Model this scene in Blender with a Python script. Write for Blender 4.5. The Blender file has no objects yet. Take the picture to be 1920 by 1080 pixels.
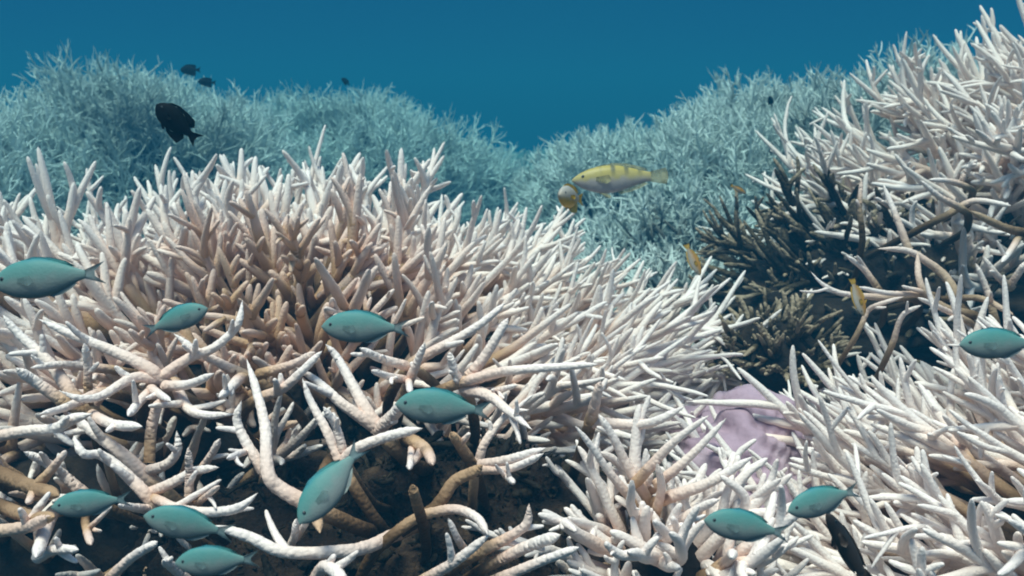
import bpy, math
import numpy as np
from mathutils import Vector, Matrix

C = bpy.context.scene.collection
S = bpy.context.scene

# ------------------------------------------------------------------ camera
TAN = math.tan(math.radians(30.0))
PITCH = math.radians(12.0)
CAM = np.array([0.0, 0.0, 1.0])
FW = np.array([0.0, math.cos(PITCH), -math.sin(PITCH)])
UP = np.array([0.0, math.sin(PITCH), math.cos(PITCH)])
RT = np.array([1.0, 0.0, 0.0])
cd = bpy.data.cameras.new("camera")
cam = bpy.data.objects.new("camera", cd)
C.objects.link(cam)
cd.sensor_width = 36.0
cd.lens = 18.0 / TAN
cd.clip_start = 0.02
cd.clip_end = 400.0
cam.location = CAM
cd.dof.use_dof = True
cd.dof.focus_distance = 0.78
cd.dof.aperture_fstop = 14.0
cam.rotation_euler = (math.pi / 2 - PITCH, 0, 0)
S.camera = cam

# ------------------------------------------------------------------ light
# azimuth measured from +y towards +x
SUN_EL, SUN_AZ = math.radians(73.0), math.radians(-145.0)
w = bpy.data.worlds.new("World")
S.world = w
w.use_nodes = True
nt = w.node_tree
nt.nodes.clear()
N = nt.nodes.new
out = N("ShaderNodeOutputWorld")
sky = N("ShaderNodeTexSky")
sky.sky_type = 'NISHITA'
sky.sun_disc = False
sky.sun_elevation = SUN_EL
sky.sun_rotation = SUN_AZ
bg_sky = N("ShaderNodeBackground")
bg_sky.inputs[1].default_value = 0.05
bg_water = N("ShaderNodeBackground")
bg_water.inputs[1].default_value = 1.0
tc = N("ShaderNodeTexCoord")
sep = N("ShaderNodeSeparateXYZ")
mr = N("ShaderNodeMapRange")          # Snell's window: the sky is seen only steeply upward, deep water elsewhere
mr.interpolation_type = 'SMOOTHSTEP'
mr.inputs[1].default_value = 0.50
mr.inputs[2].default_value = 0.78
ramp = N("ShaderNodeValToRGB")
ramp.color_ramp.elements[0].position = 0.30
ramp.color_ramp.elements[0].color = (0.0006, 0.018, 0.042, 1)
ramp.color_ramp.elements[1].position = 0.72
ramp.color_ramp.elements[1].color = (0.0001, 0.0235, 0.062, 1)
half = N("ShaderNodeMath"); half.operation = 'MULTIPLY_ADD'
half.inputs[1].default_value = 0.5; half.inputs[2].default_value = 0.5
mix = N("ShaderNodeMixShader")
L = nt.links.new
L(tc.outputs['Generated'], sep.inputs[0])
L(sep.outputs[2], mr.inputs[0])
L(sep.outputs[2], half.inputs[0])
L(half.outputs[0], ramp.inputs[0])
L(sky.outputs[0], bg_sky.inputs[0])
L(mr.outputs[0], mix.inputs[0])
L(bg_water.outputs[0], mix.inputs[1])
murk = N("ShaderNodeTexNoise")                # slow drifts of greener and bluer water
murk.inputs['Scale'].default_value = 1.6; murk.inputs['Detail'].default_value = 3
murk_r = N("ShaderNodeValToRGB")
murk_r.color_ramp.elements[0].position = 0.35; murk_r.color_ramp.elements[0].color = (0.9, 0.86, 1.0, 1)
murk_r.color_ramp.elements[1].position = 0.65; murk_r.color_ramp.elements[1].color = (2.5, 1.12, 0.95, 1)
murk_m = N("ShaderNodeMix"); murk_m.data_type = 'RGBA'; murk_m.blend_type = 'MULTIPLY'; murk_m.inputs[0].default_value = 1.0
L(tc.outputs['Generated'], murk.inputs['Vector'])
L(murk.outputs['Fac'], murk_r.inputs[0])
L(ramp.outputs[0], murk_m.inputs[6]); L(murk_r.outputs[0], murk_m.inputs[7])
L(murk_m.outputs[2], bg_water.inputs[0])
L(bg_sky.outputs[0], mix.inputs[2])
L(mix.outputs[0], out.inputs[0])

sl = bpy.data.lights.new("sun", 'SUN')
sl.energy = 1.5
sl.angle = math.radians(26.0)
sl.color = (1.0, 0.81, 0.715)
sun = bpy.data.objects.new("sun", sl)
C.objects.link(sun)
sd = Vector((math.sin(SUN_AZ) * math.cos(SUN_EL), math.cos(SUN_AZ) * math.cos(SUN_EL), math.sin(SUN_EL)))
sun.rotation_euler = sd.to_track_quat('Z', 'Y').to_euler()

S.view_settings.view_transform = 'Standard'
S.view_settings.look = 'None'
S.view_settings.gamma = 1.0
S.view_settings.exposure = 2.0
S.cycles.use_denoising = True
S.cycles.max_bounces = 8
S.cycles.diffuse_bounces = 4
S.cycles.transparent_max_bounces = 8
S.cycles.volume_bounces = 0
S.cycles.filter_width = 1.9

# ------------------------------------------------------------------ helpers
def PX(px, py, d):
    return CAM + d * (FW + ((px - 960) / 960 * TAN) * RT + ((540 - py) / 960 * TAN) * UP)

def pyof(p):
    q = p - CAM
    return 540 - (q @ UP) / (q @ FW) * 960 / TAN

def nrm(v):
    return v / np.maximum(np.linalg.norm(v, axis=-1, keepdims=True), 1e-9)

def mesh_np(name, V, F, mat, attrs=None, smooth=True):
    """V [n,3], F [m,4] quads"""
    me = bpy.data.meshes.new(name)
    V = np.asarray(V, dtype=np.float32); F = np.asarray(F, dtype=np.int32)
    k = F.shape[1]
    me.vertices.add(len(V)); me.vertices.foreach_set("co", V.ravel())
    me.loops.add(F.size); me.loops.foreach_set("vertex_index", F.ravel())
    me.polygons.add(len(F))
    me.polygons.foreach_set("loop_start", np.arange(0, F.size, k, dtype=np.int32))
    me.polygons.foreach_set("loop_total", np.full(len(F), k, dtype=np.int32))
    me.polygons.foreach_set("use_smooth", np.full(len(F), smooth, dtype=bool))
    for an, av in (attrs or {}).items():
        a = me.attributes.new(an, 'FLOAT', 'POINT')
        a.data.foreach_set("value", np.asarray(av, dtype=np.float32))
    me.update(calc_edges=True)
    me.validate()
    me.materials.append(mat)
    return me

def obj(name, me, parent=None):
    o = bpy.data.objects.new(name, me)
    C.objects.link(o)
    if parent is not None:
        o.parent = parent
    return o

def empty(name, loc, label, cat, group=None):
    o = bpy.data.objects.new(name, None)
    o.empty_display_size = 0.02
    C.objects.link(o)
    o.location = [float(c) for c in loc]
    o['label'] = label; o['category'] = cat
    if group: o['group'] = group
    return o

# ------------------------------------------------------------------ materials
def mat_new(name):
    m = bpy.data.materials.new(name)
    m.use_nodes = True
    t = m.node_tree
    b = t.nodes["Principled BSDF"]
    b.inputs['Roughness'].default_value = 0.75
    b.inputs['Specular IOR Level'].default_value = 0.25
    return m, t, b

def rampnode(t, stops):
    r = t.nodes.new("ShaderNodeValToRGB")
    e = r.color_ramp.elements
    while len(e) < len(stops): e.new(0.5)
    for k, (p, c) in enumerate(stops):
        e[k].position = p; e[k].color = (*c, 1)
    return r

def coral_mat(name, stops, bump=0.3, vscale=330, nscale=28, spread=0.35):
    """living/bleached coral skin: pigment plus shade between branches (0 brown .. 1 bleached) per branch, mottled, with corallite bumps"""
    m, t, b = mat_new(name)
    n = t.nodes.new; l = t.links.new
    at = n("ShaderNodeAttribute"); at.attribute_name = "tissue_and_shade"
    tc = n("ShaderNodeTexCoord")
    no = n("ShaderNodeTexNoise"); no.inputs['Scale'].default_value = nscale; no.inputs['Detail'].default_value = 5
    l(tc.outputs['Object'], no.inputs['Vector'])
    ma = n("ShaderNodeMath"); ma.operation = 'MULTIPLY_ADD'
    ma.inputs[1].default_value = spread; ma.inputs[2].default_value = -spread * 0.5
    l(no.outputs['Fac'], ma.inputs[0])
    ad = n("ShaderNodeMath"); ad.operation = 'ADD'; ad.use_clamp = True
    l(at.outputs['Fac'], ad.inputs[0]); l(ma.outputs[0], ad.inputs[1])
    r = rampnode(t, stops)
    l(ad.outputs[0], r.inputs[0])
    l(r.outputs[0], b.inputs['Base Color'])
    vo = n("ShaderNodeTexVoronoi"); vo.inputs['Scale'].default_value = vscale
    l(tc.outputs['Object'], vo.inputs['Vector'])
    bu = n("ShaderNodeBump"); bu.inputs['Strength'].default_value = bump; bu.inputs['Distance'].default_value = 0.002
    bu.invert = True
    l(vo.outputs['Distance'], bu.inputs['Height'])
    l(bu.outputs[0], b.inputs['Normal'])
    return m

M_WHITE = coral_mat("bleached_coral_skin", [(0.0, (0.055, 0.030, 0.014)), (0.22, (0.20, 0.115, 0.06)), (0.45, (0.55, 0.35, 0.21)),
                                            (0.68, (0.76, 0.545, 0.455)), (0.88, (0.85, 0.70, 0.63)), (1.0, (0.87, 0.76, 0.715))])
M_HERO = coral_mat("bleached_knobbly_coral_skin", [(0.0, (0.055, 0.030, 0.014)), (0.22, (0.20, 0.115, 0.06)), (0.45, (0.55, 0.35, 0.21)),
                                            (0.68, (0.76, 0.545, 0.455)), (0.88, (0.85, 0.70, 0.63)), (1.0, (0.87, 0.76, 0.715))], bump=0.5, vscale=250)
M_PINK = coral_mat("pinkish_coral_skin", [(0.0, (0.03, 0.02, 0.012)), (0.25, (0.14, 0.085, 0.045)), (0.5, (0.42, 0.29, 0.19)),
                                          (0.75, (0.72, 0.52, 0.43)), (1.0, (0.86, 0.74, 0.69))])
M_FAR = coral_mat("haze_tinted_thicket_skin", [(0.0, (0.04, 0.036, 0.03)), (0.3, (0.16, 0.14, 0.115)), (0.65, (0.38, 0.40, 0.37)),
                                        (1.0, (0.68, 0.72, 0.69))], bump=0.2, vscale=120, nscale=2.6, spread=1.3)  # slight green of the water haze is mixed into this skin colour
M_DEAD = coral_mat("shade_darkened_algae_branch", [(0.0, (0.008, 0.006, 0.004)), (0.5, (0.022, 0.016, 0.009)), (0.85, (0.075, 0.055, 0.030)),
                                           (1.0, (0.34, 0.26, 0.18))], bump=1.0, vscale=180, nscale=45, spread=0.6)  # dark from algae and from the hollow's shade put into the colour

M_STICK = coral_mat("turf_and_shade_stick", [(0.0, (0.010, 0.007, 0.005)), (0.5, (0.025, 0.017, 0.011)), (1.0, (0.07, 0.05, 0.032))], bump=1.0, vscale=180, nscale=45, spread=0.6)  # turf brown, with the shade of the gaps darkened into it

def rock_mat(name, c1, c2, c3, sc=14, bump=1.0):
    m, t, b = mat_new(name)
    n = t.nodes.new; l = t.links.new
    tc = n("ShaderNodeTexCoord")
    no = n("ShaderNodeTexNoise"); no.inputs['Scale'].default_value = sc; no.inputs['Detail'].default_value = 8
    no.inputs['Roughness'].default_value = 0.65
    l(tc.outputs['Object'], no.inputs['Vector'])
    r = rampnode(t, [(0.33, c1), (0.5, c2), (0.68, c3)])
    l(no.outputs['Fac'], r.inputs[0]); l(r.outputs[0], b.inputs['Base Color'])
    n2 = t.nodes.new("ShaderNodeTexNoise"); n2.inputs['Scale'].default_value = sc * 6; n2.inputs['Detail'].default_value = 6
    l(tc.outputs['Object'], n2.inputs['Vector'])
    bu = n("ShaderNodeBump"); bu.inputs['Strength'].default_value = bump; bu.inputs['Distance'].default_value = 0.006
    l(n2.outputs['Fac'], bu.inputs['Height']); l(bu.outputs[0], b.inputs['Normal'])
    b.inputs['Roughness'].default_value = 0.9
    return m

M_ROCK = rock_mat("shade_dark_reef_rock", (0.006, 0.004, 0.003), (0.014, 0.009, 0.006), (0.04, 0.026, 0.016), 16)  # near-black: shade of the gaps between branches is put into the rock colour
M_RUBBLE = rock_mat("turf_covered_rubble", (0.008, 0.005, 0.003), (0.028, 0.016, 0.010), (0.085, 0.053, 0.032), 34)
M_MAUVE = rock_mat("mauve_crust", (0.30, 0.20, 0.25), (0.42, 0.29, 0.36), (0.52, 0.40, 0.46), 9, 0.7)
M_BED = rock_mat("sea_bed", (0.02, 0.016, 0.012), (0.05, 0.038, 0.028), (0.12, 0.10, 0.08), 5)

# ------------------------------------------------------------------ branching growth (all vectorised)
PROF_S = np.array([0, .12, .25, .38, .51, .64, .76, .86, .94, .985, 1.0])
PROF_R = np.array([1.22, 1.06, 1.0, .95, .89, .82, .74, .65, .51, .31, .03])
FAR_S = np.array([0, .35, .70, 1.0])
FAR_R = np.array([1.1, .95, .75, .12])

def ortho(D, rng):
    r = nrm(rng.normal(size=D.shape))
    return nrm(np.cross(D, r))

def grow(P0, D0, ln, r0, rng, up=0.3, wig=0.25, s=PROF_S, prof=PROF_R, lump=0.04):
    n, k = len(P0), len(s)
    P = np.zeros((n, k, 3)); D = np.zeros((n, k, 3))
    P[:, 0] = P0; d = nrm(D0); D[:, 0] = d
    bend = ortho(d, rng) * (rng.random((n, 1)) * wig * 1.6)
    upv = np.array([0, 0, 1.0])
    upn = np.broadcast_to(np.asarray(up, dtype=float).reshape(-1, 1), (n, 1))
    for i in range(1, k):
        ds = s[i] - s[i - 1]
        d = nrm(d + ds * (upn * upv + bend) + rng.normal(size=d.shape) * wig * 0.35 * math.sqrt(ds) * (ds > 0.03))
        D[:, i] = d
        P[:, i] = P[:, i - 1] + d * (ln * ds)[:, None]
    R = r0[:, None] * prof[None, :] * (1 + lump * rng.normal(size=(n, k)))
    return P, D, R

def sides(P, D, R, T, ln, per, rng, tlo, thi, ang, frac, s, rscale=0.82):
    """pick side-branch roots on parents; per = array of counts per parent"""
    pid = np.repeat(np.arange(len(P)), per)
    n = len(pid)
    t = tlo + (thi - tlo) * rng.random(n)
    j = np.clip(np.searchsorted(s, t) - 1, 0, len(s) - 2)
    f = ((t - s[j]) / (s[j + 1] - s[j]))[:, None]
    p = P[pid, j] * (1 - f) + P[pid, j + 1] * f
    d = D[pid, j]
    rr = R[pid, j] * rscale
    a = np.radians(rng.uniform(ang[0], ang[1], n))[:, None]
    o = ortho(d, rng)
    o = nrm(o + np.array([0, 0, 0.35]))
    o = nrm(o - d * np.sum(o * d, 1, keepdims=True))
    nd = nrm(d * np.cos(a) + o * np.sin(a))
    l2 = ln[pid] * (1 - 0.45 * t) * rng.uniform(frac[0], frac[1], n)
    tt = T[pid, j]
    return pid, p, nd, l2, np.minimum(rr, l2 * 0.16), tt

class Bag:
    def __init__(self): self.b = []
    def add(self, P, R, T, gid, K): self.b.append((P, R, T, np.asarray(gid), K))
    def mesh(self, name, mat, keep=None, origin=(0, 0, 0)):
        Vs, Fs, As, off = [], [], [], 0
        for P, R, T, gid, K in self.b:
            m = np.ones(len(P), bool) if keep is None else np.isin(gid, keep)
            if not m.any(): continue
            P, R, T = P[m], R[m], T[m]
            n, k, _ = P.shape
            Tn = np.gradient(P, axis=1); Tn = nrm(Tn)
            ref = np.where(np.abs(Tn[:, :1, 2:3]) > 0.8, np.array([1.0, 0.2, 0])[None, None], np.array([0.1, 0.2, 1.0])[None, None])
            A = nrm(np.cross(Tn, np.broadcast_to(ref, Tn.shape)))
            B = np.cross(Tn, A)
            th = np.arange(K) * 2 * math.pi / K
            RR = np.repeat(R[:, :, None], K, 2)
            if K >= 16:                        # near branches: corallite knobs stand out along the outline
                kn = np.random.default_rng(int(n * k)).random(RR.shape)
                RR = RR * (1 + 0.22 * np.clip(kn - 0.62, 0, 1) - 0.03)
            V = P[:, :, None] + RR[..., None] * (A[:, :, None] * np.cos(th)[None, None, :, None] + B[:, :, None] * np.sin(th)[None, None, :, None])
            idx = np.arange(n * k * K).reshape(n, k, K) + off
            a = idx[:, :-1]; b = idx[:, 1:]
            F = np.stack([a, np.roll(a, -1, 2), np.roll(b, -1, 2), b], -1).reshape(-1, 4)
            Vs.append(V.reshape(-1, 3)); Fs.append(F)
            As.append(np.repeat(T.reshape(-1), K)); off += n * k * K
        if not Vs: return None
        return mesh_np(name, np.concatenate(Vs) - np.asarray(origin), np.concatenate(Fs), mat, {"tissue_and_shade": np.concatenate(As)})

def thin(Pt, dmin, nmax):
    keep = []
    K = np.zeros((0, 3))
    for p in Pt:
        if len(K) == 0 or np.min(np.sum((K - p) ** 2, 1)) > dmin * dmin:
            K = np.vstack([K, p]); keep.append(p)
            if len(keep) >= nmax: break
    return K

def lumpy(c, r, rng, amp=0.12, nu=72, nv=44, zmin=-1.0, detail=3):
    """closed lumpy ellipsoid as (V, F)"""
    u = np.linspace(0, 2 * math.pi, nu, endpoint=False)
    v = np.linspace(-math.pi / 2, math.pi / 2, nv)
    U, Vv = np.meshgrid(u, v)
    d = np.stack([np.cos(Vv) * np.cos(U), np.cos(Vv) * np.sin(U), np.sin(Vv)], -1)
    h = np.ones(U.shape)
    for o in range(detail):
        for _ in range(6):
            k = rng.normal(size=3) * (2.2 * 2.1 ** o); ph = rng.random() * 6.28
            h += amp / (1.7 ** o) * 0.45 * np.sin(d @ k + ph)
    X = d * h[..., None] * np.asarray(r) + np.asarray(c)
    idx = np.arange(nu * nv).reshape(nv, nu)
    a, b = idx[:-1], idx[1:]
    F = np.stack([a, np.roll(a, -1, 1), np.roll(b, -1, 1), b], -1).reshape(-1, 4)
    return X.reshape(-1, 3), F

def colony(name, label, cat, c, r, seed, spacing, nmax, rad, mat, origin=None, zlow=-0.25, inner=0.55, over=(-0.02, 0.05),
           up=0.35, wig=0.35, per=(4, 9), per2=(0, 2), tanc=None, tanr=0.2, tan_amt=0.0, root_t=(0.15, 0.5), core=0.55,
           far=False, parts=90, group=None, keepfn=None, white=1.0, dirbias=(0, 0, 0), basemat=None, warp=0.08, core_lo=1.0, K=8, sidefrac=(.26, .55), ang1=(22, 52), jitter=0.11, shear=0.0, radfn=None, dirfn=None):
    rng = np.random.default_rng(seed)
    c = np.asarray(c, float); r = np.asarray(r, float)
    origin = c + np.array([0, 0, -0.35]) * r if origin is None else np.asarray(origin, float)
    d = nrm(rng.normal(size=(nmax * 14, 3)))
    d = d[d[:, 2] > zlow]
    wv = np.zeros(len(d))
    for _ in range(7):
        wv += warp * 0.5 * np.sin(d @ (rng.normal(size=3) * 4.5) + rng.random() * 6.28)
    tip = c + d * r * (1 + wv)[:, None]
    tocam = CAM - tip
    nn = nrm(d / r)
    tip[:, 2] += shear * (tip[:, 0] - c[0])
    vis = np.sum(nn * nrm(tocam), 1) > -0.45          # what a step to the side could show; the far underside is left bare
    tip = tip[vis]
    if keepfn is not None: tip = tip[keepfn(tip)]
    tip = thin(tip, spacing, nmax)
    rad_dir = tip - origin
    st = origin + rad_dir * inner + rng.normal(size=tip.shape) * spacing * 0.35
    v = tip - st
    ln = np.linalg.norm(v, axis=1) * rng.uniform(0.92, 1.08, len(tip)) + rng.uniform(over[0], over[1], len(tip))
    D0 = nrm(nrm(v) + rng.normal(size=v.shape) * jitter + np.asarray(dirbias) + (0 if dirfn is None else dirfn(tip)))
    r0 = rad * rng.uniform(0.85, 1.2, len(tip))
    if radfn is not None: r0 = r0 * radfn(tip)
    s, pr = (FAR_S, FAR_R) if far else (PROF_S, PROF_R)
    kk = 5 if far else K
    P, D, R = grow(st, D0, ln, r0, rng, up, wig, s, pr)
    rt = rng.uniform(root_t[0], root_t[1], len(tip))
    def tanval(p):
        if tanc is None: return np.zeros(p.shape[:-1])
        return tan_amt * np.exp(-np.sum((p - np.asarray(tanc)) ** 2, -1) / (tanr * tanr))
    T = np.clip((s[None] - rt[:, None] + 0.25) / 0.65, 0, 1) ** 0.8 * white  # darker roots: brown tissue plus the shade between branches, put into colour
    T = T * (1 - tanval(P))
    bag = Bag()
    gid = np.arange(len(tip))
    bag.add(P, R, T, gid, kk)
    n1 = rng.integers(per[0], per[1] + 1, len(tip))
    pid, p, nd, l2, rr, tt = sides(P, D, R, T, ln, n1, rng, 0.3, 0.88, ang1, sidefrac, s)
    P1, D1, R1 = grow(p, nd, l2, rr, rng, up * 1.2, wig, s, pr)
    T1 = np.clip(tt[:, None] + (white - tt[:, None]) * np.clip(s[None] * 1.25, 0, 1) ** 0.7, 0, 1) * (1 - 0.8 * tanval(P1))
    bag.add(P1, R1, T1, gid[pid], kk)
    n2 = rng.integers(per2[0], per2[1] + 1, len(P1))
    if n2.sum() > 0:
        pid2, p, nd, l3, rr, tt = sides(P1, D1, R1, T1, l2, n2, rng, 0.3, 0.8, (30, 60), (.35, .65), s)
        P2, D2, R2 = grow(p, nd, l3, rr, rng, up, wig, s, pr)
        T2 = np.clip(tt[:, None] + (white - tt[:, None]) * np.clip(s[None] * 1.3, 0, 1), 0, 1) * (1 - 0.8 * tanval(P2))
        bag.add(P2, R2, T2, gid[pid][pid2], kk)
    root = empty(name, (c[0], c[1], c[2] - r[2] * 0.8), label, cat, group)
    og = np.array(root.location)
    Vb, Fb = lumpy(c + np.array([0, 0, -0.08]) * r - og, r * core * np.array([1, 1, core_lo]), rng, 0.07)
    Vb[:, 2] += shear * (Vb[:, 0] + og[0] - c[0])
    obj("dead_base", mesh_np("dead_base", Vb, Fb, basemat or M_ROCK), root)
    if far or parts == 0:
        o = obj("branch_thicket", bag.mesh("branch_thicket", mat, None, og), root)
        o['kind'] = 'stuff'
    else:
        # the branches that show largest become parts: near the camera and with their tip outermost
        q = tip - CAM
        dep = q @ FW
        px = 960 + (q @ RT) / dep * 960 / TAN; py = 540 - (q @ UP) / dep * 960 / TAN
        inside = (px > -60) & (px < 1980) & (py > -60) & (py < 1140) & (dep > 0.2)
        face = np.sum(nrm(tip - origin) * nrm(CAM - tip), 1)
        score = np.where(inside, 1, 0) * (0.6 + face) / dep
        order = np.argsort(-score)
        top = order[:parts]
        for g in top:
            obj("branch", bag.mesh("branch", mat, [g], og), root)
        rest = order[parts:]
        if len(rest):
            o = obj("branch_thicket", bag.mesh("branch_thicket", mat, rest, og), root)
            o['kind'] = 'stuff'
    print(name, "mains", len(tip))
    return root

def spline(pts, k):
    pts = np.asarray(pts, float)
    if len(pts) == 2: pts = np.vstack([pts[0], pts.mean(0), pts[1]])
    ext = np.vstack([2 * pts[0] - pts[1], pts, 2 * pts[-1] - pts[-2]])
    seg = np.linalg.norm(np.diff(pts, axis=0), axis=1); cum = np.r_[0, np.cumsum(seg)] / seg.sum()
    o = []
    for s in k:
        i = min(np.searchsorted(cum, s, side='right') - 1, len(pts) - 2)
        t = (s - cum[i]) / max(cum[i + 1] - cum[i], 1e-9)
        a, b, c_, d_ = ext[i], ext[i + 1], ext[i + 2], ext[i + 3]
        o.append(0.5 * ((2 * b) + (-a + c_) * t + (2 * a - 5 * b + 4 * c_ - d_) * t * t + (-a + 3 * b - 3 * c_ + d_) * t ** 3))
    return np.array(o)

HS = np.interp(np.linspace(0, 1, 72), np.linspace(0, 1, 16), [0, .07, .14, .22, .30, .38, .46, .54, .62, .70, .78, .85, .91, .95, .98, 1.0])
def hero(bag, gid, pts, dfun, r0, r1, rng, t0=0.45, t1=1.0, root=None, nubs=0, blunt=False):
    """one traced branch: pts are its joints as seen, dfun gives their distance from the camera; a root piece runs back into the reef"""
    P3 = np.array([PX(x, y, dfun(y) + 0.03 * (1 - 2 * k / max(len(pts) - 1, 1))) for k, (x, y) in enumerate(pts)])
    dm = dfun(pts[0][1])
    ra, rb = r0 * dm * TAN / 960, r1 * dm * TAN / 960
    seglen = np.linalg.norm(P3[-1] - P3[0])
    sb, Q = 0.0, P3
    if root is not None:
        base, rv = P3[0], np.asarray(root)
        dd = nrm(P3[1] - P3[0])
        Q = np.vstack([base + rv - dd * .05, base + rv * 0.45 - dd * .045, base + rv * 0.08 - dd * .02, P3])
        sg = np.linalg.norm(np.diff(Q, axis=0), axis=1)
        sb = sg[:3].sum() / sg.sum()
    ks = HS if root is None else np.concatenate([np.linspace(0, sb, 17)[:-1], sb + (1 - sb) * HS])
    path = spline(Q, ks)
    u = np.clip((ks - sb) / (1 - sb), 0, 1)
    path[1:-1] += rng.normal(size=(len(ks) - 2, 3)) * 0.00012
    R = ra + (rb - ra) * u
    R = R * np.where(u > 0.80, np.clip(1 - ((u - 0.80) / 0.20) ** (3 if blunt else 1.8), 0.03, 1), 1)
    R = R * (1 + 0.012 * rng.normal(size=len(ks)))
    if root is None: R[0] *= 1.12
    T = t0 + (t1 - t0) * np.clip(u * 1.35, 0, 1) ** 0.8
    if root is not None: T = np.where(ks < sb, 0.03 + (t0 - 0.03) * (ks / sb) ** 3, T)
    bag.add(path[None], R[None], T[None], [gid], 16)
    D = nrm(np.gradient(path, axis=0))
    k0 = 0 if root is None else 16
    for _ in range(nubs):
        j = k0 + rng.integers(14, 48)
        o = ortho(D[j:j + 1], rng); o = nrm(o - 0.3 * FW + np.array([0, 0, .2]))
        nd = nrm(D[j:j + 1] * 0.7 + o)
        l = np.array([seglen * rng.uniform(0.16, 0.42)])
        P1, D1, R1 = grow(path[j:j + 1], nd, l, np.array([R[j] * 0.7]), rng, 0.3, 0.3)
        bag.add(P1, R1, np.clip(T[j] + PROF_S * 0.5, 0, 1)[None], [gid], 8)

def hero_colony(name, label, cat, groups, dfun, mat, seed, base, loc, group=None, jit=0.025, rscale=0.85, nub=(0, 2)):
    rng = np.random.default_rng(seed)
    root = empty(name, loc, label, cat, group)
    og = np.array(root.location)
    if base is not None:
        V, F = lumpy(np.asarray(base[0]) - og, base[1], rng, 0.2)
        obj("dead_base", mesh_np("dead_base", V, F, M_ROCK), root)
    bag = Bag()
    for g, polys in enumerate(groups):
        j = rng.uniform(-jit, jit)
        for k, poly in enumerate(polys):
            pts, r0, r1 = poly[0], poly[1] * rscale, poly[2] * rscale
            t0 = poly[3] if len(poly) > 3 else 0.62
            t1 = poly[4] if len(poly) > 4 else 1.0
            rt = (rng.uniform(-.02, .02), rng.uniform(.05, .11), rng.uniform(-.08, -.03)) if k == 0 else None
            hero(bag, g, pts, lambda y: dfun(y) + j, r0, r1, rng, t0, t1, rt, int(rng.integers(nub[0], nub[1])), blunt=rng.random() < 0.3)
        obj("branch", bag.mesh("branch", mat, [g], og), root)
    return root

# ------------------------------------------------------------------ sea bed
def bed_z(x, y):
    r = np.sqrt(x * x + y * y)
    z = 0.40 + 0.03 * np.sin(3.1 * x + 1) * np.cos(2.7 * y) + 0.015 * np.sin(9 * x + 2 * y)
    return z - np.clip((r - 3.5) / 26, 0, 1) ** 1.0 * 2.6
gx = np.sinh(np.linspace(-4.2, 4.2, 240)) ; gx = gx / gx.max() * 40
X, Y = np.meshgrid(gx, gx)
Z = bed_z(X, Y)
idx = np.arange(X.size).reshape(X.shape)
F = np.stack([idx[:-1, :-1], idx[:-1, 1:], idx[1:, 1:], idx[1:, :-1]], -1).reshape(-1, 4)
o = obj("sea_bed_ground", mesh_np("sea_bed_ground", np.stack([X, Y, Z], -1).reshape(-1, 3), F, M_BED))
o['kind'] = 'structure'

# ------------------------------------------------------------------ far coral mounds
MG = "hazy coral mounds in the distance"
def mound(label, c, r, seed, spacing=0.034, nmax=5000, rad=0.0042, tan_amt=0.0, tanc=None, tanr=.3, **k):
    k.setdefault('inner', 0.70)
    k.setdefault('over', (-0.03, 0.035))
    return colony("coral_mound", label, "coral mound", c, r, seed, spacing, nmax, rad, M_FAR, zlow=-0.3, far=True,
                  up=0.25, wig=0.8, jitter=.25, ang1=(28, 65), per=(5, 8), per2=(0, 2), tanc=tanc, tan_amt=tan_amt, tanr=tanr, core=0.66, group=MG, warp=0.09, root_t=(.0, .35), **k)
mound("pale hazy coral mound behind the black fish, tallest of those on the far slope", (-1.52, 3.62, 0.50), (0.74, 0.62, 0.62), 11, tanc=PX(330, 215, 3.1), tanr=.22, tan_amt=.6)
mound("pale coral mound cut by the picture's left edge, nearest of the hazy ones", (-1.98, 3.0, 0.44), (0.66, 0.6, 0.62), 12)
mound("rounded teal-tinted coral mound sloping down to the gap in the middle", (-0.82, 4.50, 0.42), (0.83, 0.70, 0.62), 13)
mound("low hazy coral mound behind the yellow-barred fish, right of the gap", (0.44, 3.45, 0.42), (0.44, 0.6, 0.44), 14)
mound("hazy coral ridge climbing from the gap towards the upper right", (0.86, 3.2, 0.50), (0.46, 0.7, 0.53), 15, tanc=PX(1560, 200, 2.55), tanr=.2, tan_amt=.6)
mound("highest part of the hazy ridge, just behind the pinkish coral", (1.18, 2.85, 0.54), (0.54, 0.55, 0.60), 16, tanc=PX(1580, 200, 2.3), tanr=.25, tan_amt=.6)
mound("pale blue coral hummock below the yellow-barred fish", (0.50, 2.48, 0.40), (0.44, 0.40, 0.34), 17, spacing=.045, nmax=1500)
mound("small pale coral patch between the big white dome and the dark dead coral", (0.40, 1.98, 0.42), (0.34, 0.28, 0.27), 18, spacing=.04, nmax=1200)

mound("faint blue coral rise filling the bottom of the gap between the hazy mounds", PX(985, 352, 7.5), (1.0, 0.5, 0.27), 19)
# ------------------------------------------------------------------ big white colony on the left
colony("staghorn_coral", "huge bleached white staghorn colony with a tan centre, spreading below the black fish", "coral",
       (-0.44, 1.33, 0.50), (0.79, 0.46, 0.375), 21, 0.043, 950, 0.0072, M_WHITE, zlow=-0.10, inner=0.56, origin=(-0.34, 1.24, 0.47),
       up=0.12, wig=0.32, per=(4, 7), per2=(0, 1), jitter=.13, ang1=(22, 50), sidefrac=(.30,.60), dirfn=lambda p: np.interp(p[:, 0], [-.12, .2], [0, 1])[:, None] * np.array([[.6, -.10, .10]]) + np.random.default_rng(3).normal(size=p.shape) * np.where(p[:, :1] < 0, .24, .04), radfn=lambda p: np.interp(p[:, 0], [-.25, .2], [1.15, .88]), keepfn=lambda p: (pyof(p) < 770) | (p[:, 0] > 0.0), tanc=PX(490, 560, 1.06), tanr=0.19, tan_amt=0.55, core=0.62, parts=100, root_t=(.2, .55), over=(-.02, .035))

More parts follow.
